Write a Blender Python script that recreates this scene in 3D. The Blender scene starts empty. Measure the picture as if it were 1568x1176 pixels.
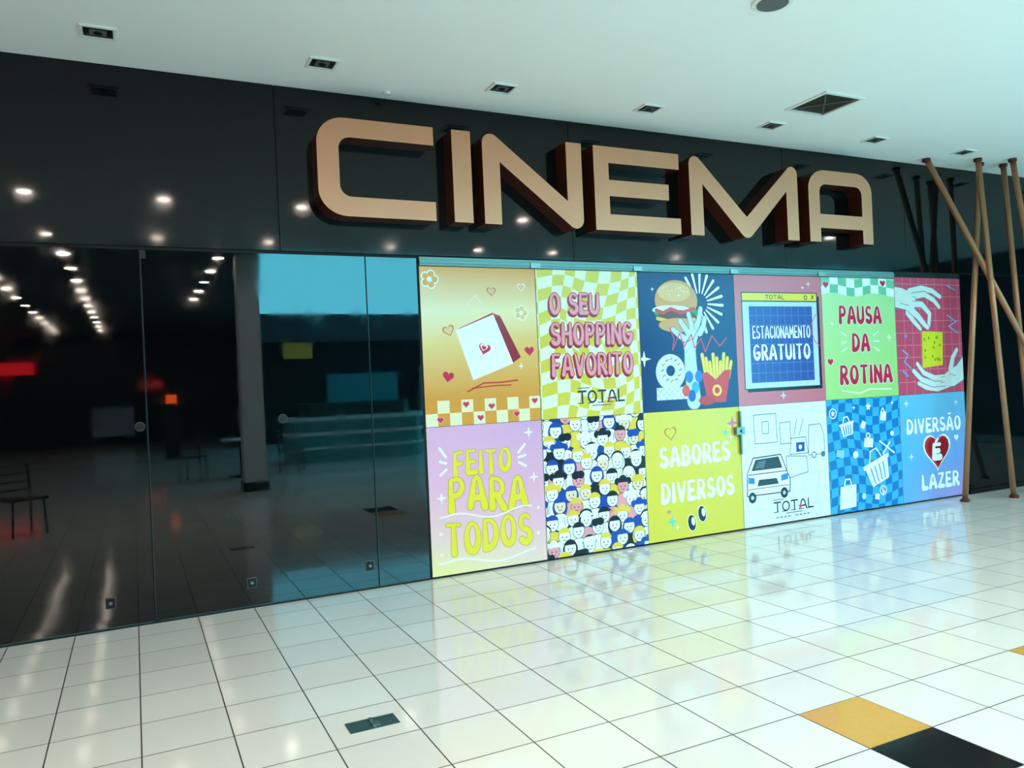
import bpy, math, random
from mathutils import Vector, Matrix
from mathutils.geometry import delaunay_2d_cdt
random.seed(7)
scene=bpy.context.scene
try:
    scene.view_settings.view_transform='Standard'
    scene.view_settings.look='None'
except Exception: pass

# ------------------------------------------------------------------ helpers
def lin(c):
    return tuple(((v/255)/12.92 if v/255<=0.04045 else ((v/255+0.055)/1.055)**2.4) for v in c)
def mat(name,rgb=(128,128,128),rough=.5,metal=0,ior=1.45,emit=None,es=0,noise=0,nscale=6,rvar=0,bump=0,bscale=4,coat=0):
    m=bpy.data.materials.new(name); m.use_nodes=True; nt=m.node_tree; b=nt.nodes['Principled BSDF']
    c=lin(rgb)+(1,)
    b.inputs['Base Color'].default_value=c; b.inputs['Roughness'].default_value=rough
    b.inputs['Metallic'].default_value=metal; b.inputs['IOR'].default_value=ior
    if coat: b.inputs['Coat Weight'].default_value=coat; b.inputs['Coat Roughness'].default_value=.05
    if emit: b.inputs['Emission Color'].default_value=lin(emit)+(1,); b.inputs['Emission Strength'].default_value=es
    tc=nt.nodes.new('ShaderNodeTexCoord')
    if noise or rvar:
        n=nt.nodes.new('ShaderNodeTexNoise'); n.inputs['Scale'].default_value=nscale; n.inputs['Detail'].default_value=4
        nt.links.new(tc.outputs['Object'],n.inputs['Vector'])
        if noise:
            mx=nt.nodes.new('ShaderNodeMixRGB'); mx.inputs[1].default_value=tuple(v*(1-noise) for v in c[:3])+(1,); mx.inputs[2].default_value=tuple(min(1,v*(1+noise)) for v in c[:3])+(1,)
            nt.links.new(n.outputs['Fac'],mx.inputs[0]); nt.links.new(mx.outputs[0],b.inputs['Base Color'])
        if rvar:
            mr=nt.nodes.new('ShaderNodeMapRange'); mr.inputs[1].default_value=.35; mr.inputs[2].default_value=.7
            mr.inputs[3].default_value=max(0,rough-rvar); mr.inputs[4].default_value=rough+rvar
            nt.links.new(n.outputs['Fac'],mr.inputs[0]); nt.links.new(mr.outputs[0],b.inputs['Roughness'])
    if bump:
        n2=nt.nodes.new('ShaderNodeTexNoise'); n2.inputs['Scale'].default_value=bscale; n2.inputs['Detail'].default_value=1
        nt.links.new(tc.outputs['Object'],n2.inputs['Vector'])
        bp=nt.nodes.new('ShaderNodeBump'); bp.inputs['Strength'].default_value=bump; bp.inputs['Distance'].default_value=.02
        nt.links.new(n2.outputs['Fac'],bp.inputs['Height']); nt.links.new(bp.outputs[0],b.inputs['Normal'])
    return m

class MB:
    def __init__(s): s.v=[]; s.f=[]; s.m=[]
    def poly(s,pts,m=0):
        i=len(s.v); s.v+=[tuple(p) for p in pts]; s.f.append(tuple(range(i,i+len(pts)))); s.m.append(m)
    def box(s,x0,x1,y0,y1,z0,z1,m=0):
        s.prism([(x0,y0),(x1,y0),(x1,y1),(x0,y1)],z0,z1,m)
    def prism(s,fp,z0,z1,m=0):
        i=len(s.v); n=len(fp)
        s.v+=[(x,y,z0) for x,y in fp]+[(x,y,z1) for x,y in fp]
        s.f.append(tuple(i+k for k in reversed(range(n)))); s.f.append(tuple(i+n+k for k in range(n))); s.m+=[m,m]
        for k in range(n):
            j=(k+1)%n; s.f.append((i+k,i+j,i+n+j,i+n+k)); s.m.append(m)
    def cyl(s,p0,p1,r,seg=20,m=0,r2=None):
        p0=Vector(p0);p1=Vector(p1);d=(p1-p0).normalized()
        a=d.orthogonal().normalized();b=d.cross(a); r2=r if r2 is None else r2
        i=len(s.v)
        for k in range(seg):
            t=2*math.pi*k/seg; o=a*math.cos(t)+b*math.sin(t)
            s.v.append(tuple(p0+o*r)); s.v.append(tuple(p1+o*r2))
        for k in range(seg):
            j=(k+1)%seg; s.f.append((i+2*k,i+2*j,i+2*j+1,i+2*k+1)); s.m.append(m)
        s.f.append(tuple(i+2*k for k in reversed(range(seg)))); s.m.append(m)
        s.f.append(tuple(i+2*k+1 for k in range(seg))); s.m.append(m)
    def build(s,name,mats,smooth=False,bevel=0,parent=None,loc=None):
        me=bpy.data.meshes.new(name); me.from_pydata(s.v,[],s.f)
        for m in mats: me.materials.append(m)
        me.polygons.foreach_set('material_index',s.m)
        if smooth: me.polygons.foreach_set('use_smooth',[len(f)==4 for f in s.f])
        me.update(); o=bpy.data.objects.new(name,me); bpy.context.collection.objects.link(o)
        if bevel:
            b=o.modifiers.new('bevel','BEVEL'); b.width=bevel; b.segments=2; b.limit_method='ANGLE'
        if loc: o.location=loc
        if parent: o.parent=parent
        return o

# ------------------------------------------------------------------ materials
M_band=mat('black_polished_panel',(5,12,15),.06,ior=1.4,rvar=.03,nscale=3,bump=.012,bscale=1.2)
M_glass=mat('black_glass',(3,6,8),.035,ior=1.65,rvar=.03,nscale=5,bump=.02,bscale=1.6)
M_edge=mat('glass_edge',(40,70,72),.2,ior=1.5)
M_gap=mat('shadow_gap',(4,5,6),.6)
M_ceil=mat('ceiling_plaster',(250,250,248),.75,noise=.02,nscale=2)
M_ceild=mat('corridor_ceiling_dark',(40,42,46),.7,noise=.1,nscale=2)
M_alu=mat('aluminium_rail',(112,146,142),.4,metal=.5)
M_steel=mat('steel',(140,150,146),.35,metal=.9)
M_black=mat('black_plastic',(10,10,11),.4)
M_frame=mat('lamp_frame_white',(236,237,232),.4)
M_grey=mat('grey_insert',(95,98,95),.4)
M_lamp=mat('lamp_lens',(255,250,240),.3,emit=(255,238,220),es=120)
M_face=mat('copper_brushed',(216,146,110),.36,metal=.5,noise=.1,nscale=3)
M_side=mat('dark_bronze_side',(84,36,23),.3,metal=.3)
M_pole=mat('bronze_pole',(180,126,92),.32,metal=.4,noise=.15,nscale=5)
M_wallw=mat('mall_wall_paint',(60,64,66),.7,noise=.05)
M_pillar=mat('pillar_paint',(200,212,220),.5,noise=.05)
M_dark=mat('mall_dark_shopfront',(20,22,26),.3,noise=.3,nscale=1.5)
M_yel=mat('floor_tile_ochre',(200,146,66),.1,noise=.08,nscale=20)
M_blk=mat('floor_tile_black',(26,27,28),.1,noise=.15,nscale=20)
M_plate=mat('weathered_metal_plate',(64,92,90),.35,metal=.5,noise=.5,nscale=40)

# floor tile material
PX=.394; PY=.397; OX=.03; OY=3.475
def floor_material():
    m=bpy.data.materials.new('glossy_floor_tiles'); m.use_nodes=True; nt=m.node_tree; b=nt.nodes['Principled BSDF']; L=nt.links.new
    tc=nt.nodes.new('ShaderNodeTexCoord'); mp=nt.nodes.new('ShaderNodeMapping'); mp.inputs['Location'].default_value=(OX+PX*200,OY+PY*200,0)
    L(tc.outputs['Object'],mp.inputs[0])
    br=nt.nodes.new('ShaderNodeTexBrick'); br.offset=0; br.squash=1; L(mp.outputs[0],br.inputs['Vector'])
    br.inputs['Color1'].default_value=lin((226,217,206))+(1,); br.inputs['Color2'].default_value=lin((218,209,198))+(1,); br.inputs['Mortar'].default_value=lin((48,46,44))+(1,)
    br.inputs['Scale'].default_value=1; br.inputs['Mortar Size'].default_value=.0034; br.inputs['Mortar Smooth'].default_value=.1
    br.inputs['Brick Width'].default_value=PX; br.inputs['Row Height'].default_value=PY; br.inputs['Bias'].default_value=0
    n=nt.nodes.new('ShaderNodeTexNoise'); n.inputs['Scale'].default_value=1.3; n.inputs['Detail'].default_value=6; L(tc.outputs['Object'],n.inputs['Vector'])
    mx=nt.nodes.new('ShaderNodeMixRGB'); mx.blend_type='MULTIPLY'; mx.inputs[0].default_value=1
    mr0=nt.nodes.new('ShaderNodeMapRange'); mr0.inputs[3].default_value=.93; mr0.inputs[4].default_value=1.03; L(n.outputs['Fac'],mr0.inputs[0])
    cb=nt.nodes.new('ShaderNodeCombineColor'); [L(mr0.outputs[0],cb.inputs[i]) for i in range(3)]
    L(br.outputs['Color'],mx.inputs[1]); L(cb.outputs[0],mx.inputs[2]); L(mx.outputs[0],b.inputs['Base Color'])
    mr=nt.nodes.new('ShaderNodeMapRange'); mr.inputs[3].default_value=.085; mr.inputs[4].default_value=.6; L(br.outputs['Fac'],mr.inputs[0]); L(mr.outputs[0],b.inputs['Roughness'])
    b.inputs['IOR'].default_value=1.62
    sx=nt.nodes.new('ShaderNodeVectorMath'); sx.operation='DIVIDE'; sx.inputs[1].default_value=(PX,PY,1); L(mp.outputs[0],sx.inputs[0])
    fl=nt.nodes.new('ShaderNodeVectorMath'); fl.operation='FLOOR'; L(sx.outputs[0],fl.inputs[0])
    wn=nt.nodes.new('ShaderNodeTexWhiteNoise'); wn.noise_dimensions='2D'; L(fl.outputs[0],wn.inputs['Vector'])
    sb=nt.nodes.new('ShaderNodeVectorMath'); sb.operation='SUBTRACT'; sb.inputs[1].default_value=(.5,.5,.5); L(wn.outputs['Color'],sb.inputs[0])
    sc=nt.nodes.new('ShaderNodeVectorMath'); sc.operation='MULTIPLY'; sc.inputs[1].default_value=(.006,.006,0); L(sb.outputs[0],sc.inputs[0])
    n2=nt.nodes.new('ShaderNodeTexNoise'); n2.inputs['Scale'].default_value=3; n2.inputs['Detail'].default_value=1; L(tc.outputs['Object'],n2.inputs['Vector'])
    bp=nt.nodes.new('ShaderNodeBump'); bp.inputs['Strength'].default_value=.018; bp.inputs['Distance'].default_value=.02; L(n2.outputs['Fac'],bp.inputs['Height'])
    ad=nt.nodes.new('ShaderNodeVectorMath'); ad.operation='ADD'; L(bp.outputs[0],ad.inputs[0]); L(sc.outputs[0],ad.inputs[1])
    nm=nt.nodes.new('ShaderNodeVectorMath'); nm.operation='NORMALIZE'; L(ad.outputs[0],nm.inputs[0]); L(nm.outputs[0],b.inputs['Normal'])
    return m
M_floor=floor_material()

# ------------------------------------------------------------------ room shell
CZ=3.99
fb=MB(); fb.poly([(-9,-27,0),(20,-27,0),(20,.25,0),(-9,.25,0)],0)
for k in range(0,9):
    x=-OX+PX*(7+4*k); g=.002
    fb.poly([(x+g,-OY-PY+g,.0006),(x+PX-g,-OY-PY+g,.0006),(x+PX-g,-OY-g,.0006),(x+g,-OY-g,.0006)],1)
    fb.poly([(x+g,-OY-2*PY+g,.0006),(x+PX-g,-OY-2*PY+g,.0006),(x+PX-g,-OY-PY-g,.0006),(x+g,-OY-PY-g,.0006)],2)
fb.build('floor',[M_floor,M_yel,M_blk])
wb=MB()
wb.box(-9,17,.0,.25,0,CZ+.3,1)
seams=[-9,-6.8,-4.18,-1.56,1.065,3.685,6.31,8.2,10.8,14,17]
for a,b in zip(seams[:-1],seams[1:]): wb.box(a+.0025,b-.0025,-.02,.0,2.71,CZ-.001,0)
wb.box(9.16,17,-.012,0,.06,2.70,0); wb.box(9.16,17,-.03,0,0,.06,0)
wb.build('wall_front',[M_band,M_gap],bevel=.001)
cb=MB(); cb.box(-9,17.2,-7.3,.25,CZ,CZ+.25); cb.prism([(-9,-27),(4.6,-27),(1.95,-7.3),(-9,-7.3)],CZ,CZ+.25,1)
cb.box(3,20,-9,-7.3,8.2,8.4,1)  # unseen atrium roof strip, added and sized to limit the sky light
cb.build('ceiling',[M_ceil,M_ceild])
# black glass doors
panes=[(-4.87,-3.22),(-3.22,-1.57),(-1.57,.08),(.08,1.73),(1.73,2.17)]
for k,(a,b) in enumerate(panes):
    g=MB(); g.box(a+.004,b-.004,-.012,-.001,.02,2.685,0)
    g.box(a+.004,a+.008,-.0125,-.001,.02,2.685,1)
    g.box(a+.004,b-.004,-.0125,-.001,.012,.02,1)
    if b-a>1:
        hx=b-.70 if k>2 else b-.045
        g.cyl((hx,-.012,1.415),(hx,-.015,1.415),.034,28,4); g.cyl((hx,-.015,1.415),(hx,-.022,1.415),.031,28,2)
        for q in ((b-.28,) if k<3 else (b-.98,b-.07)):
            g.box(q-.03,q+.03,-.020,-.012,.155,.225,2); g.box(q-.034,q+.034,-.014,-.012,.151,.229,4); g.cyl((q,-.02,.19),(q,-.026,.19),.011,14,3)
        g.box(a+.0,a+.04,-.022,-.012,2.62,2.68,2); g.box(a+.0,a+.04,-.022,-.012,.02,.06,2)
    g.build('glass_door_panel' ,[M_glass,M_edge,M_black,M_steel,M_grey])
r=MB(); r.box(2.19,7.972,-.028,0,2.645,2.675,0); r.box(2.19,7.972,-.018,0,2.675,2.70,0); r.box(2.19,7.972,-.022,0,2.626,2.645,0)
for x in (3.28,4.385,5.575,6.805): r.box(x-.05,x+.05,-.036,-.016,2.626,2.675,1)
r.build('door_head_rail',[M_alu,M_steel],bevel=.002)
s=MB(); s.box(-9,9.15,-.016,0,0,.011,0); s.build('trim_1',[M_gap])

# ------------------------------------------------------------------ CINEMA sign
sign=bpy.data.objects.new('cinema_sign',None); bpy.context.collection.objects.link(sign)
def arc(cx,cz,rx,rz,a0,a1,n=8):
    return [(cx+rx*math.cos(math.radians(a0+(a1-a0)*i/n)),cz+rz*math.sin(math.radians(a0+(a1-a0)*i/n))) for i in range(n+1)]
T,B=3.728,2.965
letters={
'letter_c':[[(2.29,T)]+arc(1.56,T-.2,.22,.2,90,180)+arc(1.56,B+.2,.22,.2,180,270)+[(2.29,B),(2.29,B+.15)]+arc(1.60,B+.24,.095,.09,270,180)+arc(1.60,T-.235,.095,.09,180,90)+[(2.29,T-.145)]],
'letter_i':[[(2.455,T),(2.455,B),(2.62,B),(2.62,T)]],
'letter_n':[[(2.73,B),(2.73,T-.09)]+arc(2.81,T-.08,.08,.08,180,60)+[(3.545,3.20),(3.545,T),(3.70,T),(3.70,B+.09)]+arc(3.62,B+.08,.08,.08,0,-120)+[(2.885,3.50),(2.885,B)]],
'letter_e':[[(3.83,B),(3.83,T),(4.785,T),(4.785,T-.145),(3.985,T-.145),(3.985,3.425),(4.655,3.425),(4.655,3.28),(3.985,3.28),(3.985,B+.145),(4.785,B+.145),(4.785,B)]],
'letter_m':[[(4.91,B),(4.91,T-.09)]+arc(4.985,T-.08,.075,.08,180,50)+[(5.615,3.17)]+arc(6.245,T-.08,.075,.08,130,0)+[(6.32,B),(6.165,B),(6.165,3.47)]+arc(5.615,B+.09,.09,.09,-50,-130)+[(5.065,3.47),(5.065,B)]],
'letter_a':[[(6.48,B),(6.48,T-.22)]+arc(6.72,T-.2,.24,.2,180,90)+arc(7.19,T-.2,.24,.2,90,0)+[(7.43,B),(7.275,B),(7.275,B+.15),(6.635,B+.15),(6.635,B)],
            [(6.635,B+.295),(7.275,B+.295)]+arc(7.18,T-.235,.095,.09,0,90)+arc(6.73,T-.235,.095,.09,90,180)]}
for nm,loops in letters.items():
    cu=bpy.data.curves.new(nm,'CURVE'); cu.dimensions='2D'; cu.fill_mode='BOTH'; cu.extrude=.09; cu.bevel_depth=.003; cu.bevel_resolution=1
    for lp in loops:
        sp=cu.splines.new('POLY'); sp.points.add(len(lp)-1)
        for i,(x,z) in enumerate(lp): sp.points[i].co=(x,z,0,1)
        sp.use_cyclic_u=True
    tmp=bpy.data.objects.new('tmp',cu); bpy.context.collection.objects.link(tmp)
    bpy.context.view_layer.update(); dg=bpy.context.evaluated_depsgraph_get()
    me=bpy.data.meshes.new_from_object(tmp.evaluated_get(dg)); bpy.data.objects.remove(tmp)
    me.transform(Matrix.Translation((0,-.113,0))@Matrix.Rotation(math.pi/2,4,'X')); me.update()
    me.materials.clear(); me.materials.append(M_face); me.materials.append(M_side)
    for p in me.polygons: p.material_index=0 if p.normal.y<-.5 else 1; p.use_smooth=False
    o=bpy.data.objects.new(nm,me); bpy.context.collection.objects.link(o); o.parent=sign

# ------------------------------------------------------------------ posters
M_print=bpy.data.materials.new('printed_vinyl'); M_print.use_nodes=True
nt=M_print.node_tree; b=nt.nodes['Principled BSDF']; at=nt.nodes.new('ShaderNodeAttribute'); at.attribute_name='Col'
nt.links.new(at.outputs['Color'],b.inputs['Base Color']); b.inputs['Roughness'].default_value=.22; b.inputs['IOR'].default_value=1.42

def clip(pts,x0,x1,y0,y1):
    for ax,lim,sg in ((0,x0,1),(0,x1,-1),(1,y0,1),(1,y1,-1)):
        out=[]; n=len(pts)
        for i in range(n):
            a=pts[i]; c=pts[(i+1)%n]; ia=(a[ax]-lim)*sg>=0; ic=(c[ax]-lim)*sg>=0
            if ia: out.append(a)
            if ia!=ic:
                t=(lim-a[ax])/(c[ax]-a[ax]); out.append((a[0]+t*(c[0]-a[0]),a[1]+t*(c[1]-a[1])))
        pts=out
        if len(pts)<3: return []
    return pts
seg_arc=arc
GL={
'A':(.8,[[(0,0),(.14,.5),(.26,.9),(.4,1),(.54,.9),(.66,.5),(.8,0)],[(.16,.30),(.64,.30)]]),
'B':(.66,[[(0,0),(0,1)],[(0,1)]+seg_arc(.28,.77,.28,.23,90,-90)+[(0,.54)],[(0,.54)]+seg_arc(.3,.27,.36,.27,90,-90)+[(0,0)]]),
'C':(.7,[seg_arc(.38,.5,.38,.5,45,315,14)]),
'D':(.7,[[(0,0),(0,1)],[(0,1)]+seg_arc(.2,.5,.5,.5,90,-90,12)+[(0,0)]]),
'E':(.58,[[(.58,1),(0,1),(0,.5),(0,0),(.58,0)],[(0,.5),(.46,.5)]]),
'F':(.56,[[(.56,1),(0,1),(0,.5),(0,0)],[(0,.5),(.45,.5)]]),
'G':(.74,[seg_arc(.38,.5,.38,.5,50,330,14)+[(.72,.45),(.42,.45)]]),
'H':(.66,[[(0,0),(0,1)],[(.66,0),(.66,1)],[(0,.5),(.66,.5)]]),
'I':(.06,[[(.03,0),(.03,.5),(.03,1)]]),
'L':(.54,[[(0,1),(0,.5),(0,0),(.54,0)]]),
'M':(.9,[[(0,0),(.08,1),(.45,.3),(.82,1),(.9,0)]]),
'N':(.7,[[(0,0),(0,1),(.7,0),(.7,1)]]),
'O':(.74,[seg_arc(.37,.5,.37,.5,0,360,18)]),
'P':(.62,[[(0,0),(0,.5),(0,1)],[(0,1)]+seg_arc(.3,.73,.32,.27,90,-90)+[(0,.46)]]),
'R':(.68,[[(0,0),(0,.5),(0,1)],[(0,1)]+seg_arc(.3,.73,.32,.27,90,-90)+[(0,.46)],[(.28,.46),(.66,0)]]),
'S':(.6,[seg_arc(.3,.74,.29,.26,40,270,10)+seg_arc(.3,.24,.31,.24,90,-145,10)]),
'T':(.7,[[(0,1),(.7,1)],[(.35,1),(.35,.5),(.35,0)]]),
'U':(.68,[[(0,1),(0,.4)]+seg_arc(.34,.34,.34,.34,180,360,10)+[(.68,1)]]),
'V':(.76,[[(0,1),(.34,.08),(.38,0),(.42,.08),(.76,1)]]),
'Z':(.64,[[(0,1),(.64,1),(0,0),(.64,0)]]),
' ':(.3,[])}
GL['Ã']=(.8,GL['A'][1]+[[(.2,1.25),(.32,1.33),(.46,1.24),(.6,1.32)]])
GL['É']=(.58,GL['E'][1]+[[(.2,1.22),(.42,1.42)]])
class Poster:
    """flat printed artwork: shapes are collected painter-style, then resolved into ONE planar mesh"""
    def __init__(s,x0,x1,z0,z1):
        s.x0,s.x1,s.z0,s.z1=x0+.004,x1-.004,z0+.002,z1-.002; s.W=s.x1-s.x0; s.H=s.z1-s.z0
        s.pl=[];s.pc=[];s.grad=None
    def P(s,u,v): return (u/100*s.W,v/100*s.H)
    def raw(s,pts,col):
        pts=clip(pts,0,s.W,0,s.H)
        q=[]
        for a in pts:
            if not q or math.hypot(a[0]-q[-1][0],a[1]-q[-1][1])>2e-4: q.append(a)
        if len(q)>1 and math.hypot(q[0][0]-q[-1][0],q[0][1]-q[-1][1])<2e-4: q.pop()
        if len(q)<3: return
        a=sum(q[k][0]*q[(k+1)%len(q)][1]-q[(k+1)%len(q)][0]*q[k][1] for k in range(len(q)))
        if abs(a)<1e-7: return
        if a<0: q=q[::-1]
        s.pl.append(q); s.pc.append(lin(col)+(1,))
    def poly(s,uv,col): s.raw([s.P(*p) for p in uv],col)
    def bg(s,col=None,grad=None):
        if grad is None: grad=[(0,col,col),(100,col,col)]
        s.grad=[(v/100*s.H,lin(a)+(1,),lin(b_)+(1,)) for v,a,b_ in grad]
        for (v0,a0,b0),(v1,a1,b1) in zip(grad[:-1],grad[1:]):
            s.pl.append([s.P(0,v0),s.P(100,v0),s.P(100,v1),s.P(0,v1)]); s.pc.append(None)
    def gcol(s,x,z):
        for (z0,a0,b0),(z1,a1,b1) in zip(s.grad[:-1],s.grad[1:]):
            if z<=z1+1e-6:
                t=max(0,(z-z0)/(z1-z0)); u=min(1,max(0,x/s.W))
                return tuple((a0[i]*(1-t)+a1[i]*t)*(1-u)+(b0[i]*(1-t)+b1[i]*t)*u for i in range(4))
        return s.grad[-1][1]
    def ell(s,u,v,rx,rz=None,col=(0,0,0),a0=0,a1=360,rot=0,n=24):
        rz=rx if rz is None else rz; cx,cz=s.P(u,v); rx=rx/100*s.W; rz=rz/100*s.W; c,sn=math.cos(rot),math.sin(rot)
        pts=[(rx*math.cos(math.radians(a0+(a1-a0)*k/n)),rz*math.sin(math.radians(a0+(a1-a0)*k/n))) for k in range(n if a1-a0>=360 else n+1)]
        s.raw([(cx+p[0]*c-p[1]*sn,cz+p[0]*sn+p[1]*c) for p in pts],col)
    def heart(s,u,v,r,col,rot=0,outline=None,ow=.25):
        def hp(k): 
            out=[]
            for i in range(28):
                t=2*math.pi*i/28; x=16*math.sin(t)**3/17; y=(13*math.cos(t)-5*math.cos(2*t)-2*math.cos(3*t)-math.cos(4*t))/17
                x*=k*r/100*s.W; y*=k*r/100*s.W; out.append((x*math.cos(rot)-y*math.sin(rot),x*math.sin(rot)+y*math.cos(rot)))
            cx,cz=s.P(u,v); return [(cx+a,cz+b) for a,b in out]
        if outline: s.raw(hp(1+ow),outline)
        s.raw(hp(1),col)
    def star(s,u,v,r,col,n=4,inner=.28):
        cx,cz=s.P(u,v); r=r/100*s.W
        s.raw([(cx+(r if k%2==0 else r*inner)*math.sin(math.pi*k/n),cz+(r if k%2==0 else r*inner)*math.cos(math.pi*k/n)) for k in range(2*n)],col)
    def flower(s,u,v,r,col,mid):
        for g,c in ((1.0,col),(.72,mid)):
            for k in range(5):
                a=k*2*math.pi/5; s.ell(u+r*.6*math.cos(a),v+r*.6*math.sin(a)*s.W/s.H,r*.5*g,None,c)
        s.ell(u,v,r*.3,None,col)
    def strk(s,pts,w0,w1,col):
        n=len(pts)
        ws=[w0+(w1-w0)*i/max(1,n-1) for i in range(n)] if not callable(w0) else [w0(p) for p in pts]
        for i in range(n-1):
            a,c=pts[i],pts[i+1]; dx,dy=c[0]-a[0],c[1]-a[1]; L=math.hypot(dx,dy)
            if L<1e-6: continue
            nx,ny=-dy/L,dx/L
            s.raw([(a[0]+nx*ws[i],a[1]+ny*ws[i]),(c[0]+nx*ws[i+1],c[1]+ny*ws[i+1]),(c[0]-nx*ws[i+1],c[1]-ny*ws[i+1]),(a[0]-nx*ws[i],a[1]-ny*ws[i])],col)
        for i,(p,w) in enumerate(zip(pts,ws)):
            if w<.0025 and 0<i<n-1: continue
            K=12 if w>.004 else 6
            s.raw([(p[0]+w*math.cos(k*2*math.pi/K),p[1]+w*math.sin(k*2*math.pi/K)) for k in range(K)],col)
    def line(s,uv,w,col,w1=None): s.strk([s.P(*p) for p in uv],w/100*s.W,(w if w1 is None else w1)/100*s.W,col)
    def text(s,t,u0,v0,u1,v1,col,wt=.13,outline=None,ow=.05,flare=1.0,wave=0,shadow=None,gap=None,tilt=0):
        H=(v1-v0)/100*s.H; W=(u1-u0)/100*s.W; ox,oz=s.P(u0,v0)
        gap=(wt*2.3+.08) if gap is None else gap
        tot=sum(GL[c][0] for c in t)+gap*(len(t)-1)+2*wt*.9
        sc=H; sx=W/tot
        passes=[]
        if shadow: passes.append((shadow[0],ow,shadow[1],shadow[2]))
        if outline: passes.append((outline,ow,0,0))
        passes.append((col,0,0,0))
        for (cc,ex,sdx,sdz) in passes:
            x=wt*.9
            for ch in t:
                g,st=GL[ch]
                for pl in st:
                    dp=[pl[0]]
                    for a,c in zip(pl[:-1],pl[1:]):
                        k=max(1,int(math.hypot(a[0]-c[0],a[1]-c[1])/.3))
                        for q in range(1,k+1): dp.append((a[0]+(c[0]-a[0])*q/k,a[1]+(c[1]-a[1])*q/k))
                    m=[]
                    for (px,py) in dp:
                        X=ox+sdx/100*s.W+(x+px)*sx; fr=(X-ox)/W
                        m.append((X,oz+sdz/100*s.H+(wt+py*(1-2*wt))*sc+wave/100*s.H*math.sin(fr*math.pi*2)+tilt/100*s.H*fr))
                    smin=min(sx,sc)
                    def wf(p,_o=oz):
                        fr=(p[0]-ox)/W; base=_o+wave/100*s.H*math.sin(fr*math.pi*2)+tilt/100*s.H*fr
                        yf=min(1.2,max(0,(p[1]-base)/sc)); return smin*(wt*max(.45,(1+flare*.42-flare*yf*.85))+ex)
                    s.strk(m,wf,None,cc)
                x+=g+gap
    def checker(s,u0,u1,v0,v1,nx,nz,ca,cb,warp=None):
        for i in range(nx):
            for j in range(nz):
                c=ca if (i+j)%2==0 else cb
                if c is None: continue
                q=[]; K=3 if warp else 1
                ed=[(i+k/K,j) for k in range(K)]+[(i+1,j+k/K) for k in range(K)]+[(i+1-k/K,j+1) for k in range(K)]+[(i,j+1-k/K) for k in range(K)]
                for a,bb in ed:
                    u=u0+(u1-u0)*a/nx; v=v0+(v1-v0)*bb/nz
                    if warp: u,v=warp(u,v)
                    q.append((u,v))
                s.poly(q,c)
    def cdt(s,N):
        vs=[];fs=[]
        for q in s.pl[:N]:
            i=len(vs); vs+=[Vector(a) for a in q]; fs.append(list(range(i,i+len(q))))
        try: ov,oe,of,_,_,orf=delaunay_2d_cdt(vs,[],fs,1,1e-6,True)
        except Exception: return None,None,None,False
        area=0
        for f,src in zip(of,orf):
            if src: area+=.5*abs(sum(ov[f[k]].x*ov[f[(k+1)%len(f)]].y-ov[f[(k+1)%len(f)]].x*ov[f[k]].y for k in range(len(f))))
        return ov,of,orf,(.97<area/(s.W*s.H)<1.03)
    def build(s):
        ov,of,orf,ok=s.cdt(len(s.pl)); n=0
        while not ok and n<25:
            lo,hi=len([c for c in s.pc if c is None]),len(s.pl)
            while hi-lo>1:
                mid=(lo+hi)//2
                if s.cdt(mid)[3]: lo=mid
                else: hi=mid
            s.pl.pop(hi-1); s.pc.pop(hi-1); n+=1
            ov,of,orf,ok=s.cdt(len(s.pl))
        V=[(s.x0+a.x,-.014,s.z0+a.y) for a in ov]; F=[];C=[]
        for f,src in zip(of,orf):
            if not src: continue
            t=max(src); c=s.pc[t]
            F.append(tuple(f)); C.append([c]*len(f) if c else [s.gcol(ov[k].x,ov[k].y) for k in f])
        i=len(V); V+=[(s.x0,-.014,s.z0),(s.x1,-.014,s.z0),(s.x1,-.001,s.z0),(s.x0,-.001,s.z0),(s.x0,-.014,s.z1),(s.x1,-.014,s.z1),(s.x1,-.001,s.z1),(s.x0,-.001,s.z1)]
        for f in ((0,3,2,1),(4,5,6,7),(1,2,6,5),(2,3,7,6),(3,0,4,7)):
            F.append(tuple(i+k for k in f)); C.append([lin((190,210,205))+(1,)]*4)
        me=bpy.data.meshes.new('advertising_poster'); me.from_pydata(V,[],F)
        ca=me.color_attributes.new('Col','FLOAT_COLOR','CORNER'); flat=[]
        for c in C:
            for q in c: flat+=list(q)
        ca.data.foreach_set('color',flat); me.materials.append(M_print); me.update()
        o=bpy.data.objects.new('advertising_poster',me); bpy.context.collection.objects.link(o)
        return o

XS=[2.185,3.28,4.385,5.575,6.805,7.975,9.15]; ZM=1.268; ZT=2.622
WHITE=(250,250,249)
def total_logo(p,u0,v0,u1,v1):
    p.text('TOTAL',u0,v0,u1,v1,(35,45,80),wt=.075,flare=.0,gap=.22)
    w=(u1-u0); h=(v1-v0)
    for k in (.0,.2,.42,.62,.8): p.line([(u0+w*k,v0+.3),(u0+w*(k+.12),v0+.3)],.35,(35,45,80))
    p.star(u0+w*.66,v0+h*.3,w*.06,(215,60,60),n=5,inner=.4)
    p.line([(u0+w*.3,v0-h*.18),(u0+w*.7,v0-h*.18)],.35,(80,90,120)); p.line([(u0+w*.0,v1+h*.18),(u0+w*.25,v1+h*.18)],.35,(80,90,120))

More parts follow.
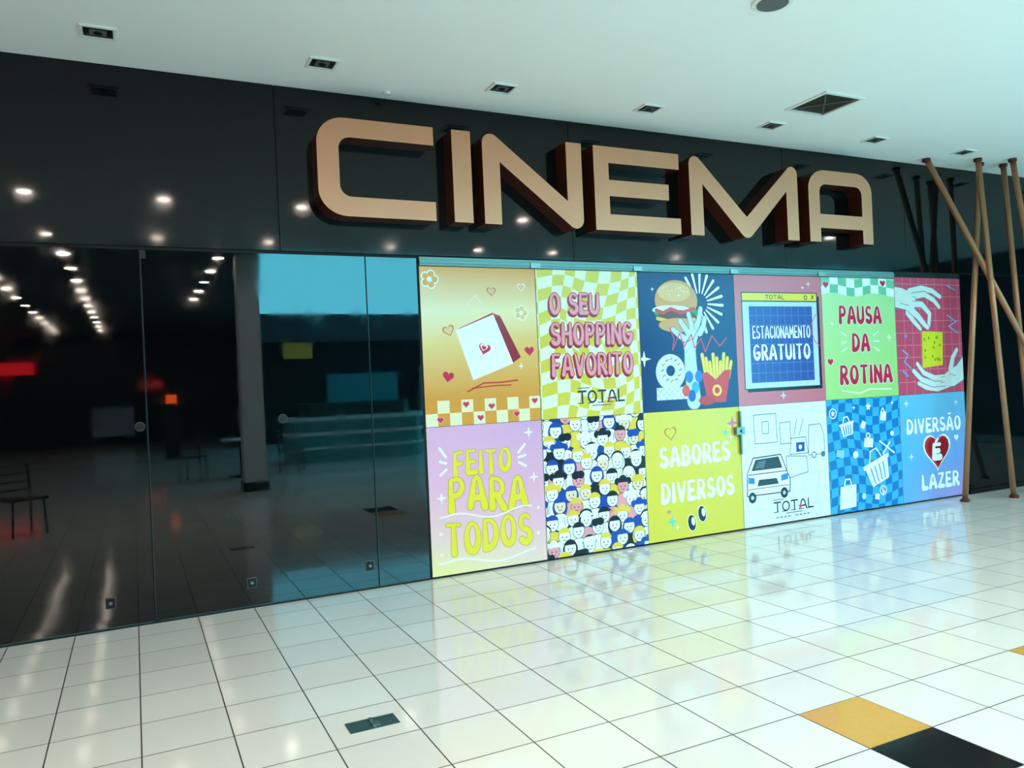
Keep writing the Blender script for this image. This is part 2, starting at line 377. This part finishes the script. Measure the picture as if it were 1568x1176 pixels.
# --- shopping bag
p=Poster(XS[0],XS[1],ZM,ZT); cr=(247,234,196); o2=(226,146,48)
p.bg(grad=[(0,o2,o2),(16,(230,154,60),(230,152,58)),(52,(246,212,140),(242,196,112)),(72,cr,(247,226,170)),(100,(240,170,76),(234,152,54))])
p.flower(8,92,7,WHITE,(230,165,70)); p.flower(86,71,6,WHITE,(240,200,130)); 
p.heart(60,85,3.5,(240,190,130),outline=(205,90,80)); p.heart(87,88,3.2,(240,190,130),outline=WHITE)
p.heart(22,60,4.2,(240,205,140),.3,outline=(205,110,60)); p.heart(92,46,4.4,(214,40,70),outline=(235,150,120),ow=.15); p.heart(20,31,5,(214,40,70),-.2,outline=(240,170,120),ow=.2)
p.line([(38,64),(40,78),(46,82),(50,78),(50,68)],.7,(250,225,190)); 
p.poly([(60,71),(67,69),(84,42),(76,38)],(158,32,42)); p.poly([(30,61),(60,71),(67,69),(38,58)],(190,50,60))
p.poly([(28,60),(61,70),(77,38),(41,28)],WHITE); p.heart(52,48,5.5,(214,40,70),-.3); p.heart(51.5,49,3.6,(250,240,240),-.3); p.heart(51.5,48.6,2.2,(214,40,70),-.3)
p.line([(36,21),(50,26),(66,26),(80,27)],.6,(200,60,50)); p.line([(40,23),(60,24),(74,24)],.5,(200,60,50)); p.star(84,36,3,WHITE)
p.checker(0,100,0,16,10,2,cr,(230,156,60)); 
for (u,v) in ((12,4),(34,13),(56,11),(78,5),(95,13),(46,4)): p.heart(u,v,2.7,(220,50,80),outline=(240,190,190))
p.build()
# --- favourite shopping
p=Poster(XS[1],XS[2],ZM,ZT); p.bg((244,240,214))
def wp(u,v):
    du,dv=(u-52)/50,(v-50)/50
    return (u+9*math.sin(v/100*7.5)*(1-abs(du))+3*math.sin(u*.1), v+6*math.sin(u/100*8)*(1-abs(dv)*.6))
p.checker(-10,110,-10,110,11,15,(226,206,70),None,warp=wp)
for t,u0,v0,u1,v1 in (('O SEU',12,69,60,86),('SHOPPING',12,48,93,66),('FAVORITO',12,27,92,45)):
    p.text(t,u0,v0,u1,v1,(242,160,170),wt=.125,outline=(210,44,70),ow=.07,shadow=((150,26,54),-1.2,-1.3))
total_logo(p,35,9,82,18)
p.build()
# --- burger
p=Poster(XS[2],XS[3],ZM,ZT); p.bg((24,46,108))
for k in range(14):
    a=-math.pi*.62+k*math.pi*1.3/13; c,sn=math.cos(a),math.sin(a)
    p.line([(62+9*c,78+9*sn*.88),(62+25*c,78+25*sn*.88)],.6,WHITE,1.3)
gy=(205,216,226); gs=(110,128,160)
def finger(pts,w,w1,o=.6): p.line(pts,w+o,gs,w1+o); p.line(pts,w,gy,w1)
finger([(52,6),(51,20),(50,34),(50,46)],7,5.5)
finger([(50,46),(52,54),(55,60)],6.5,6,0)
p.ell(38,80,22,17,(226,160,90)); p.ell(36,86,17,8,(242,190,124)); p.ell(38,71,23,6,(70,150,60)); p.ell(33,73,20,4,(240,240,225)); p.line([(18,71),(30,66),(44,69),(58,70)],2.3,(70,150,60)); p.ell(38,67,21,7,(120,62,38)); p.line([(18,67),(34,64),(56,66)],1.5,(240,190,60)); p.ell(39,62,20,6,(226,160,90))
p.line([(17,73),(24,71),(32,74),(42,71),(56,74)],1.4,(222,60,50))
random.seed(3)
for k in range(16): p.ell(24+random.random()*26,83+random.random()*7,.8,.5,(250,235,205),n=8)
for (a,bq) in (((57,60),(63,74)),((53,58),(50,70)),((49,56),(41,65)),((45,52),(33,59)),((61,56),(67,67))):
    finger([a,((a[0]+bq[0])/2+1,(a[1]+bq[1])/2-1),bq],2.7,2)
p.ell(53,54,6,6,gy)
p.line([(48,50),(54,52),(58,57)],.35,gs)
p.ell(29,28,15,15,(226,236,240)); p.ell(29,29,4.5,4.5,(24,46,108))
for k in range(12):
    a=k*math.pi/6; p.line([(29+9*math.cos(a),29+8*math.sin(a)),(31+9*math.cos(a),30+8*math.sin(a))],.6,[(90,150,220),(240,120,140)][k%2])
p.checker(14,48,8,17,12,4,(238,242,242),(200,214,230))
for k in range(9): p.line([(66+k*3,22),(62.5+k*3.9,40-(k%3)*3)],1.9,(170,130,30)); p.line([(66+k*3,22),(62.5+k*3.9,40-(k%3)*3)],1.5,(250,216,70)); 
p.poly([(61,26),(67,27),(76,21),(86,28),(93,28),(86,4),(67,4)],(222,36,42)); p.ell(77,13,5,5,(250,216,70)); p.ell(77,13,2.8,2.8,(222,36,42)); p.ell(66,6,9,4,(200,30,40))
p.line([(30,60),(34,52),(32,44),(40,56),(44,46),(52,55),(55,45),(62,52),(66,42),(74,54),(82,46),(90,52)],.5,(230,50,60))
for (u,v,c) in ((48,24,(60,120,210)),(54,16,(70,170,225)),(50,10,(40,90,190)),(58,24,(60,120,210)),(44,14,(230,80,60))): p.ell(u,v,4,5,c)
p.star(3,38,7,WHITE); p.star(14,88,2,WHITE)
p.build()
# --- parking window
p=Poster(XS[3],XS[4],ZM,ZT); p.bg((218,116,132))
p.poly([(10,10),(97,10),(97,84),(10,84)],(20,20,26)); p.poly([(7,12),(95,12),(95,87),(7,87)],(30,30,40)); p.poly([(8,12.7),(94,12.7),(94,86.3),(8,86.3)],(200,216,240))
p.poly([(8,80),(94,80),(94,86.3),(8,86.3)],(246,216,50)); p.line([(8,80),(94,80)],.5,(30,30,40))
p.text('TOTAL',34,81.5,56,85,(60,40,30),wt=.08,flare=0); p.text('O',79,81.3,83,85,(60,40,30),wt=.1,flare=0); p.line([(88,82),(91,85)],.4,(60,40,30)); p.line([(88,85),(91,82)],.4,(60,40,30))
p.poly([(15,17),(88,17),(88,76),(15,76)],(54,80,164)); 
for k in range(1,9): p.line([(15+k*8.1,17),(15+k*8.1,76)],.2,(110,130,190))
for k in range(1,8): p.line([(15,17+k*7.4),(88,17+k*7.4)],.2,(110,130,190))
p.text('ESTACIONAMENTO',18,50,85,62,WHITE,wt=.13,outline=(30,50,120),ow=.05,gap=.36); p.text('GRATUITO',18,33,84,48,WHITE,wt=.15,outline=(30,50,120),ow=.05)
p.line([(93,70),(85,60),(90,48),(97,44)],.4,(225,60,60)); p.star(50,6,4,(190,235,240)); p.star(85,94,3.4,(250,200,210)); p.star(78,91,2,WHITE)
p.build()
# --- pausa da rotina
p=Poster(XS[4],XS[5],ZM,ZT); p.bg(grad=[(0,(178,222,134),(168,214,126)),(100,(196,232,174),(172,222,156))])
p.checker(0,100,86,100,9,2,(242,246,238),(118,194,156),warp=lambda u,v:(u,v+1.4*math.sin(u*.11)))
for (u,v) in ((6,94),(84,96),(8,31)): p.heart(u,v,4,(206,30,76),outline=(225,240,225),ow=.2)
for t,u0,v0,u1,v1 in (('PAUSA',22,60,80,79),('DA',38,37,62,56),('ROTINA',20,10,92,30)):
    p.text(t,u0,v0,u1,v1,(204,36,80),wt=.17,outline=(246,238,228),ow=.045)
p.line([(22,7),(45,4),(60,7),(90,6)],.6,WHITE); p.star(12,62,3,WHITE); p.star(90,50,4,WHITE); p.star(26,46,2.5,WHITE)
for a in (-20,0,20): p.line([(68,47+a*.25),(75,47+a*.4)],.6,WHITE); p.line([(30,47+a*.25),(24,47+a*.4)],.6,WHITE)
p.build()
# --- hands exchanging
p=Poster(XS[5],XS[6],ZM,ZT+.02); p.bg((208,78,106))
for k in range(1,9): p.line([(k*12,0),(k*12,100)],.25,(228,140,160))
for k in range(1,10): p.line([(0,k*10.5),(100,k*10.5)],.25,(228,140,160))
gy=(220,226,224); gs=(104,124,130)
def finger(pts,w,w1,o=.7): p.line(pts,w+o,gs,w1+o); p.line(pts,w,gy,w1)
p.poly([(-2,93),(10,92),(24,88),(26,72),(12,72),(-2,74)],gs); 
finger([(22,88),(40,91),(56,89),(68,84)],3.4,2.2); finger([(26,84),(44,86),(58,81),(66,75)],3.2,2.1)
finger([(18,70),(26,63),(36,56)],3.2,2.0)
finger([(24,78),(40,77),(51,69),(49,59)],3.4,2.1)
p.poly([(37,22),(68,24),(70,53),(38,54)],(222,216,50)); 
random.seed(5)
for k in range(14): p.ell(41+random.random()*25,26+random.random()*24,1.3,1.7,(130,160,44),n=8)
finger([(22,73),(33,67),(42,60),(47,57)],3.8,2.2)
p.poly([(-2,92),(10,91),(24,87.5),(31,80),(27,71),(12,73),(-2,75)],gy); p.line([(26,84),(32,83)],.3,gs); p.line([(26,80),(33,79.5)],.3,gs); p.line([(8,78),(20,76)],.3,gs)
p.poly([(102,34),(88,24),(80,21),(70,4),(84,4),(102,10)],gs)
finger([(76,7),(58,3.5),(42,5),(30,9)],3.2,2.0); finger([(74,9),(52,8),(35,12),(23,20)],3.7,2.2); finger([(72,13),(54,13),(38,18),(29,26)],3.2,2.0); finger([(80,20),(84,30),(91,37)],3.4,2.2)
p.poly([(102,32),(90,23),(80,20),(68,15),(66,9),(72,5),(84,5),(102,11)],gy); p.line([(70,14),(64,13)],.3,gs); p.line([(70,9),(63,8.5)],.3,gs); p.line([(78,16),(88,14)],.3,gs)
p.line([(78,68),(92,62),(80,58),(94,52)],.6,(80,180,230)); p.line([(8,38),(16,34),(10,28),(20,22)],.6,(80,180,230)); p.line([(80,94),(92,90)],.8,(60,170,230)); p.star(14,50,3,(60,170,230)); p.line([(8,20),(14,16)],1.2,(60,170,230))
p.build()
# --- feito para todos
p=Poster(XS[0],XS[1],.014,ZM); p.bg(grad=[(0,(250,232,150),(248,214,196)),(25,(248,204,196),(246,188,204)),(60,(242,180,208),(238,174,204)),(100,(236,178,214),(224,168,210))])
Y=(244,220,56); YO=(190,140,66)
p.text('FEITO',21,63,71,84,Y,wt=.15,outline=YO,ow=.03,tilt=2,wave=1); p.text('PARA',16,38,84,67,Y,wt=.15,outline=YO,ow=.03,wave=2); p.text('TODOS',12,10,87,38,Y,wt=.155,outline=YO,ow=.03,wave=-1)
p.line([(8,39)]+[(8+k*4.2,38+2.5*math.sin(k*.45)) for k in range(1,20)],.55,WHITE); p.line([(6,8)]+[(6+k*4.4,7+2.5*math.sin(k*.4)) for k in range(1,20)],.6,WHITE)
for sn in (.9,.2,-.5): p.line([(15,74+sn*6),(10,74+sn*13)],1,WHITE); p.line([(78,74+sn*5),(84,74+sn*11)],1,WHITE)
for (u,v,r) in ((10,52,3),(91,60,3),(93,20,2.5),(88,92,3),(8,28,2.5),(94,38,2),(8,14,2)): p.ell(u,v,r*.6,None,(252,240,200)) if r<3 else p.star(u,v,r*1.6,WHITE)
p.build()
# --- crowd
p=Poster(XS[1],XS[2],.014,ZM); p.bg((30,60,140)); random.seed(11)
K=(16,20,34); BL=(28,70,168); PK=(244,160,170); YE=(240,206,70)
for j in range(12):
    v=104-j*9.6
    for i in range(-1,7):
        u=6+i*17+(8.5 if j%2 else 0)+random.uniform(-2.5,2.5); vv=v+random.uniform(-2.2,2.2)
        hair=random.choice([BL,BL,K,K,K,YE,YE,(246,248,248),(246,248,248)]); top=random.choice([WHITE,WHITE,WHITE,BL,K,WHITE,YE,PK,WHITE]); sk=random.choice([WHITE]*7+[PK,(248,220,190)])
        st=random.randint(0,4)
        if hair[0]>240: p.ell(u,vv+1,6.9,7.2,K,a0=0,a1=180,n=14)
        if st==0: p.ell(u,vv-2,7.2,8.4,hair,n=18)
        if st==1: p.ell(u,vv+3.6,4.2,4.2,hair,n=12); p.ell(u-5.5,vv+2.6,3.2,3.2,hair,n=12); p.ell(u+5.5,vv+2.6,3.2,3.2,hair,n=12)
        p.ell(u,vv-12.4,8.8,7.6,K,n=18); p.ell(u,vv-12.4,8.3,7.1,top,n=18)
        p.ell(u,vv-1,5.9,6.4,K,n=18); p.ell(u,vv-1,5.4,5.9,sk,n=18)
        p.ell(u,vv+.8,6.0,5.6,hair,a0=10,a1=170,n=12)
        if st==2: p.ell(u-2.6,vv+2.6,3.8,3.4,hair,n=12); p.ell(u+2.6,vv+3,3.8,3.4,hair,n=12)
        if st==3: p.poly([(u-6.5,vv+1.3),(u+6.5,vv+2.1),(u+9.5,vv+.7),(u+6,vv+3.5),(u-5.2,vv+3.5)],hair)
        p.ell(u-2.0,vv-1.4,.55,.8,K,n=7); p.ell(u+1.9,vv-1.4,.55,.8,K,n=7); p.line([(u-1.4,vv-3.4),(u,vv-4),(u+1.4,vv-3.4)],.25,K)
        if top is WHITE: p.line([(u-3.4,vv-9.5),(u-4.2,vv-15)],.25,K); p.line([(u+3.4,vv-9.5),(u+4.2,vv-15)],.25,K)
p.build()
# --- sabores diversos
p=Poster(XS[2],XS[3],.014,ZM); p.bg(grad=[(0,(234,210,64),(230,206,60)),(100,(236,218,84),(222,206,70))])
p.heart(26,83,5.5,(232,216,70),.1,outline=(205,90,80),ow=.2)
p.text('SABORES',14,54,88,75,WHITE,wt=.175,outline=(210,186,90),ow=.02,tilt=1); p.text('DIVERSOS',14,26,91,47,WHITE,wt=.175,outline=(210,186,90),ow=.02,tilt=1)
p.star(92,87,7,(226,110,150)); p.star(84,80,4,(80,200,200)); p.star(90,76,3.4,WHITE); p.star(24,14,6,(100,214,200)); p.star(29,9,3,WHITE); p.star(21,22,3,(226,110,150))
for u,v in ((44,11),(55,17)): p.ell(u,v,4.6,7.2,WHITE,rot=.15); p.ell(u,v,4,6.6,(16,20,24),rot=.15); p.ell(u+1.4,v+1,1.9,3.6,WHITE,rot=.15)
p.build()
# --- car
p=Poster(XS[3],XS[4],.014,ZM); p.bg((238,246,245))
for k in range(1,7): p.line([(k*14.03,1),(k*14.03,99)],.18,(200,220,222))
for k in range(1,8): p.line([(1,k*13.07),(99,k*13.07)],.18,(200,220,222))
LN=(90,114,144)
def poly_out(pts,w=.25,col=LN):
    for a,b_ in zip(pts,pts[1:]+[pts[0]]): p.line([a,b_],w,col)
poly_out([(15,92.1),(40,92.3),(40.2,68),(15.3,68.2)],.35); poly_out([(24,86),(31,86.1),(31.1,76),(24.1,76.2)],.35); poly_out([(44,84),(56,84.3),(56.2,66),(44.2,66.2)],.35)
p.line([(60,72),(64,86)],.35,LN); p.line([(66,72),(72,86)],.35,LN); poly_out([(56.5,70),(74,70.3),(76,56.2),(54.3,56.4)],.35); poly_out([(78,80),(92,80.4),(96,70.2),(96.3,54.1),(76.3,54.3)],.35); p.ell(83,54,3,3,LN); p.ell(83,54,2,2,(232,244,242)); p.ell(94,54,2.6,2.6,LN)
p.poly([(62,58),(72,58.1),(72.1,66),(62.1,66.2)],(30,80,160)); p.ell(67,62,2,2,WHITE)
poly_out([(50,55.5),(74,53.6),(75,40.1),(50.2,36.3)],.35)
CK=(24,34,44)
p.poly([(5,44),(12,57),(44,58),(50,44),(54,36),(53,25),(4,25.2)],CK); p.poly([(6,44.2),(12.6,56),(43.4,57),(49,44.1),(53,36),(52,26),(5,26.1)],(250,252,252))
p.poly([(10,46),(15,55),(41,56),(45,46.2)],(44,54,62)); p.poly([(14,47.5),(18,53.5),(27,53.8),(24,47.6)],(90,104,112))
p.line([(7,43),(49,43.2)],.4,(60,70,80)); p.poly([(16,33),(40,33.1),(38,38),(18,38.2)],(40,52,66)); p.poly([(6.2,36),(13,35.1),(13.2,40),(6.4,41)],(50,130,215)); p.poly([(43,35),(51,36.2),(51.2,41.2),(43.2,40.2)],(50,130,215)); p.line([(6,31),(51,31.2)],.3,(60,70,80))
p.ell(10,24,4.2,4.6,CK); p.ell(46,25,4.2,4.6,CK); p.ell(10,24,1.8,1.8,(190,200,200)); p.ell(46,25,1.8,1.8,(190,200,200))
total_logo(p,33,9,80,18)
for k in range(9):
    if k!=4: p.line([(36+k*4.5,4.6),(36+k*4.5+2.2,4.7)],.5,(90,100,120))
p.build()
# --- blue checker with icons
p=Poster(XS[4],XS[5],.014,ZM); p.bg((24,122,192))
p.checker(-10,110,-10,110,13,15,(62,174,232),None,warp=lambda u,v:(u+3*math.sin(v*.06),v+3*math.sin(u*.07)))
def basket(u,v,r,k=0):
    q=lambda a,b_:(u+r*(a*math.cos(k)-b_*math.sin(k)),v+r*(a*math.sin(k)+b_*math.cos(k)))
    p.poly([q(-1.1,.45),q(1.1,.45),q(.8,-.8),q(-.8,-.8)],WHITE); p.poly([q(-1.25,.65),q(1.25,.65),q(1.2,.4),q(-1.2,.4)],WHITE)
    for t in (-.5,-.17,.17,.5): p.line([q(t*1.2,.3),q(t,-.65)],.7,(40,140,200))
    p.line([q(-.6,.6),q(-.3,1.3),q(.3,1.3),q(.6,.6)],.6,WHITE)
basket(26,74,8,.15); basket(66,34,15,.3)
p.ell(8,88,5,5,WHITE); p.ell(8,88,4,4,(40,140,200)); p.star(8,88,3,WHITE,n=5,inner=.5)
p.ell(72,15,5,5,WHITE); p.ell(72,15,3.8,3.8,(40,140,200)); p.text('S',70,12,74,18,WHITE,wt=.14)
p.poly([(12,3),(34,4),(35,24),(14,23)],WHITE); p.line([(19,23),(21,29),(27,29),(29,23)],.7,WHITE)
p.poly([(72,79),(80,78),(81,86),(73,87)],WHITE); p.line([(74,87),(76,90),(79,86)],.6,WHITE); p.poly([(48,56),(60,55),(61,63),(49,64)],WHITE); p.ell(54,66,3,3,WHITE); p.ell(54,66,1.8,1.8,(40,140,200))
p.line([(70,60),(90,48)],.8,WHITE); p.line([(74,48),(84,58)],.8,WHITE); p.poly([(44,74),(49,72),(52,78),(47,80)],WHITE); p.ell(36,50,3.5,3.5,WHITE); p.ell(88,66,2.5,2.5,WHITE); p.poly([(10,50),(20,48),(21,55),(11,56)],(150,205,235)); p.star(56,92,4,WHITE,n=5,inner=.5); p.star(90,94,3,WHITE); p.ell(45,12,3,3,(180,220,240)); p.star(36,92,2.6,WHITE); p.poly([(60,8),(66,7),(67,12),(61,13)],WHITE)
p.build()
# --- diversao e lazer
p=Poster(XS[5],XS[6],.014,ZM); p.bg(grad=[(0,(110,174,234),(192,150,212)),(35,(90,180,226),(130,160,224)),(100,(104,190,222),(112,186,226))])
p.text('DIVERSÃO',9,62,92,79,WHITE,wt=.16,outline=(50,110,200),ow=.035)
p.heart(53,46,20,(216,36,52),outline=(248,248,250),ow=.12); p.heart(55,45.5,18,(160,18,36)); p.text('É',46,36,60,54,WHITE,wt=.16)
p.text('LAZER',28,8,86,26,WHITE,wt=.165,outline=(50,110,200),ow=.035)
p.heart(84,56,4,(240,245,250)); p.star(14,42,4,WHITE); p.star(10,92,4,WHITE); p.star(86,90,3,WHITE)
p.build()
lk=MB(); lk.box(5.555,5.575,-.045,-.016,.78,1.22,0); lk.box(5.49,5.60,-.06,-.016,.98,1.06,1); lk.cyl((5.56,-.06,1.02),(5.56,-.075,1.02),.018,16,1)
lk.build('door_lock',[M_alu,M_steel],bevel=.003)

# ------------------------------------------------------------------ ceiling fixtures
for k in range(-2,9):
    x=-.11+1.44*k; c=MB(); y=-.55; w,d=.105,.095; z=CZ
    for a in ((x-w,x+w,y-d,y-d+.018),(x-w,x+w,y+d-.018,y+d),(x-w,x-w+.018,y-d+.018,y+d-.018),(x+w-.018,x+w,y-d+.018,y+d-.018)):
        c.box(a[0],a[1],a[2],a[3],z-.012,z,0)
    c.box(x-w+.018,x+w-.018,y-d+.018,y+d-.018,z-.003,z,1)
    c.box(x-.05,x+.05,y-.035,y+.035,z-.010,z-.003,2); c.cyl((x,y,z-.010),(x,y,z-.014),.026,18,1)
    c.build('recessed_ceiling_light',[M_frame,M_black,M_grey])
v=MB(); x,y,w=5.68,-1.17,.21
for a in ((x-w-.03,x+w+.03,y-w-.03,y-w),(x-w-.03,x+w+.03,y+w,y+w+.03),(x-w-.03,x-w,y-w,y+w),(x+w,x+w+.03,y-w,y+w)): v.box(*a,CZ-.014,CZ,0)
v.box(x-w,x+w,y-w,y+w,CZ-.002,CZ,1)
for k in (-1,1): v.prism([(x-w,y-k*w-.008),(x-w,y-k*w+.008),(x+w,y+k*w+.008),(x+w,y+k*w-.008)],CZ-.012,CZ-.002,2)
v.build('ceiling_air_vent',[M_frame,M_black,M_grey])
sp=MB(); sp.cyl((3.81,-2.45,CZ),(3.81,-2.45,CZ-.012),.13,36,0); sp.cyl((3.81,-2.45,CZ-.012),(3.81,-2.45,CZ-.018),.10,36,1); sp.build('round_ceiling_speaker',[M_frame,M_grey])
sd=MB(); sd.cyl((1.93,-.16,CZ),(1.93,-.16,CZ-.02),.03,20,0); sd.build('sprinkler',[M_frame])

def downlight(x,y,e,r=.07):
    c=MB(); c.cyl((x,y,CZ),(x,y,CZ-.01),r+.02,24,0); c.cyl((x,y,CZ-.01),(x,y,CZ-.014),r,24,1)
    o=c.build('ceiling_downlight',[M_frame,M_lamp])
    if e:
        l=bpy.data.lights.new('downlight_lamp','SPOT'); l.energy=e; l.spot_size=math.radians(160); l.spot_blend=.6; l.color=(1,.86,.77); l.shadow_soft_size=.1
        lo=bpy.data.objects.new('downlight_lamp',l); bpy.context.collection.objects.link(lo); lo.location=(x,y,CZ-.03); lo.parent=o
for x in (-2.5,-1,.42,2.04,3.6,5.2,6.8,8.4,9.95,11.4): downlight(x,-3.95,84)
for x in (-2.5,-1,.41,1.99,3.95,5.55,7.05,9.85,11.4): downlight(x,-6.4,66)
for x,ys in ((-2.2,[-9.4-1.5*k for k in range(10)]),(-.9,[-8-1.5*k for k in range(11)]),(1.4,[-8-1.5*k for k in range(5)]),(-5,[-8-2*k for k in range(8)])):
    for y in ys: downlight(x,y,0,.09)

# ------------------------------------------------------------------ decorative poles
def pole(a,b_,r=.032):
    c=MB(); A=Vector(a);Bv=Vector(b_)
    if A.z>Bv.z: A,Bv=Bv,A
    d=(Bv-A).normalized()
    c.cyl(A+d*.02,Bv-d*.03,r,24,0)
    c.cyl((A.x,A.y,0.001),(A.x,A.y,.03),.05,24,1); c.cyl((Bv.x,Bv.y,CZ-.035),(Bv.x,Bv.y,CZ-.001),.045,24,1)
    c.build('decorative_pole',[M_pole,M_side],smooth=True)
pole((8.65,-.30,0),(9.2,-.30,CZ)); pole((9.28,-.48,0),(8.98,-.42,CZ)); pole((8.35,-.22,CZ),(10.6,-.75,.0),.034)
pole((9.75,-.45,0),(9.55,-.36,CZ)); pole((9.9,-.75,0),(9.42,-.55,CZ))

f=MB(); f.box(.85,1.09,-2.56,-2.44,0.0008,.004,0); f.box(.965,.975,-2.56,-2.44,.004,.006,1); f.cyl((.97,-2.46,.004),(.97,-2.46,.012),.012,14,1); f.box(.96,1.0,-2.54,-2.50,.004,.010,1)
f.build('floor_socket_plate',[M_plate,M_steel])

# ------------------------------------------------------------------ rest of the mall (seen in the reflections)
w=MB(); w.box(-9,4.5,-27.2,-27,0,CZ,0); w.box(3.7,20,-20.2,-20,0,3.3,0); w.box(3.7,20,-20.4,-19.8,3.3,4.2,1); w.box(3.7,20,-20.2,-20,7.6,8.2,1)
for k in range(5): w.box(10+k*2.4-.05,10+k*2.4+.05,-20.1,-20,4.2,7.6,0)
w.build('wall_back',[M_dark,M_wallw])
w=MB(); w.box(-9.2,-9,-27,.25,0,CZ,0); w.build('wall_left',[M_wallw])
w=MB(); w.box(17,17.2,-11,.25,0,CZ,0); w.build('wall_right',[M_dark])
w=MB(); w.prism([(1.95,-7.6),(2.05,-7.6),(3.75,-20),(4.5,-27),(4.35,-27)],CZ+.25,8.2,0); w.prism([(3.5,-19),(3.62,-19),(4.6,-27),(4.4,-27)],0,CZ,0); w.box(2,20,-7.5,-7.3,CZ+.25,8.2,0); w.build('wall_upper_atrium',[M_wallw])  # unseen slanted divider, angled to give the reflected sky a straight edge
for (x,y) in ((1.81,-7.75),(8.5,-9.3),(-4.5,-9.3)):
    c=MB(); c.box(x-.18,x+.18,y-.18,y+.18,0,CZ,0); c.box(x-.21,x+.21,y-.21,y+.21,0,.15,1); c.build('pillar',[M_pillar,M_dark],bevel=.01)
def signb(name,x0,x1,z0,z1,y,col,es):
    m=mat(name+'_lit',col,.5,emit=col,es=es); c=MB(); c.box(x0-.05,x1+.05,y-.12,y,z0-.05,z1+.05,1); c.box(x0,x1,y,y+.02,z0,z1,0); c.build(name,[m,M_black])
signb('red_shop_sign',-4.6,-3.2,2.7,3.15,-26.85,(255,30,40),4); signb('yellow_shop_sign',4.4,5.3,2.75,3.25,-19.6,(235,160,60),.25); signb('shop_window_display',-1.4,.0,.3,1.4,-26.85,(150,175,190),.3)
signb('shop_window_display',5.8,8.2,.4,2.2,-19.75,(40,120,130),.3); signb('shop_window_display',9.0,12,.4,2.4,-19.75,(120,125,115),.4); signb('red_shop_sign',.3,1.0,2.1,2.3,-26.85,(255,60,60),3)
signb('orange_lamp',.75,1.0,1.5,1.72,-16,(255,90,25),7)  # glowing orange lamp, mirrored in the door glass
c=MB(); c.box(.70,1.05,-16.2,-16.02,0,1.45,0); c.box(.65,1.1,-16.25,-15.97,0,.05,1); c.build('info_totem',[M_black,M_steel])
M_teal=mat('counter_teal',(80,165,172),.2,noise=.4,nscale=3); M_top=mat('counter_top',(215,248,248),.2)
c=MB()
def rr(x0,x1,y0,y1,rd): return arc(x0+rd,y0+rd,rd,rd,180,270,6)+arc(x1-rd,y0+rd,rd,rd,270,360,6)+arc(x1-rd,y1-rd,rd,rd,0,90,6)+arc(x0+rd,y1-rd,rd,rd,90,180,6)
c.prism(rr(3.1,6.4,-13,-11.8,.5),0,.95,0); c.prism(rr(3.0,6.5,-13.1,-11.7,.55),.95,1.03,1); c.prism(rr(3.4,6.1,-12.8,-12.1,.3),1.03,1.35,2); c.prism(rr(3.07,6.43,-13.03,-11.77,.52),.3,.36,1); c.prism(rr(3.07,6.43,-13.03,-11.77,.52),.62,.7,1)
c.build('cafe_counter',[M_teal,M_top,M_edge])
def chair(x,y,a):
    c=MB(); R=Matrix.Rotation(a,3,'Z')
    def q(X,Y,Z): v_=R@Vector((X,Y,Z)); return (x+v_.x,y+v_.y,v_.z)
    for (X,Y) in ((-.2,-.2),(.2,-.2)): c.cyl(q(X,Y,0),q(X*.9,Y*.9,.45),.013,10,0)
    for (X,Y) in ((-.2,.2),(.2,.2)): c.cyl(q(X,Y,0),q(X,Y*.95,.45),.013,10,0); c.cyl(q(X,Y*.95,.45),q(X,Y*1.25,.88),.013,10,0)
    for k in range(4): c.cyl(q(-.2,.2+.05*k/3,.55+.1*k),q(.2,.2+.05*k/3,.55+.1*k),.012,8,0)
    pts=[q(-.22,-.22,.45),q(.22,-.22,.45),q(.22,.22,.45),q(-.22,.22,.45)]; c.prism([(v_[0],v_[1]) for v_ in pts],.445,.475,0)
    c.build('cafe_chair',[M_black])
chair(-1.3,-5.2,2.6); chair(1.0,-10.2,.4); chair(2.9,-10.4,2.0)
c=MB(); c.cyl((1.9,-10.3,0),(1.9,-10.3,.02),.25,24,0); c.cyl((1.9,-10.3,.02),(1.9,-10.3,.72),.03,14,0); c.cyl((1.9,-10.3,.72),(1.9,-10.3,.75),.38,32,1); c.build('cafe_table',[M_black,M_pillar])

# ------------------------------------------------------------------ light
world=bpy.data.worlds.new('World'); scene.world=world; world.use_nodes=True; nt=world.node_tree; bg=nt.nodes['Background']
bg.inputs[0].default_value=(.13,.76,1.0,1); bg.inputs[1].default_value=9.8

# ------------------------------------------------------------------ camera
cam=bpy.data.cameras.new('camera'); cam.sensor_width=36; cam.lens=1219.9/1600*36; cam.clip_end=200
co=bpy.data.objects.new('camera',cam); bpy.context.collection.objects.link(co)
y_,p_,r_=math.radians(25.894),math.radians(.012),math.radians(-2.566)
F=Vector((math.sin(y_)*math.cos(p_),math.cos(y_)*math.cos(p_),math.sin(p_))); R0=Vector((math.cos(y_),-math.sin(y_),0)); U0=R0.cross(F)
R=R0*math.cos(r_)+U0*math.sin(r_); U=-R0*math.sin(r_)+U0*math.cos(r_)
co.matrix_world=Matrix(((R.x,U.x,-F.x,0),(R.y,U.y,-F.y,-6.2),(R.z,U.z,-F.z,1.6),(0,0,0,1)))
scene.camera=co
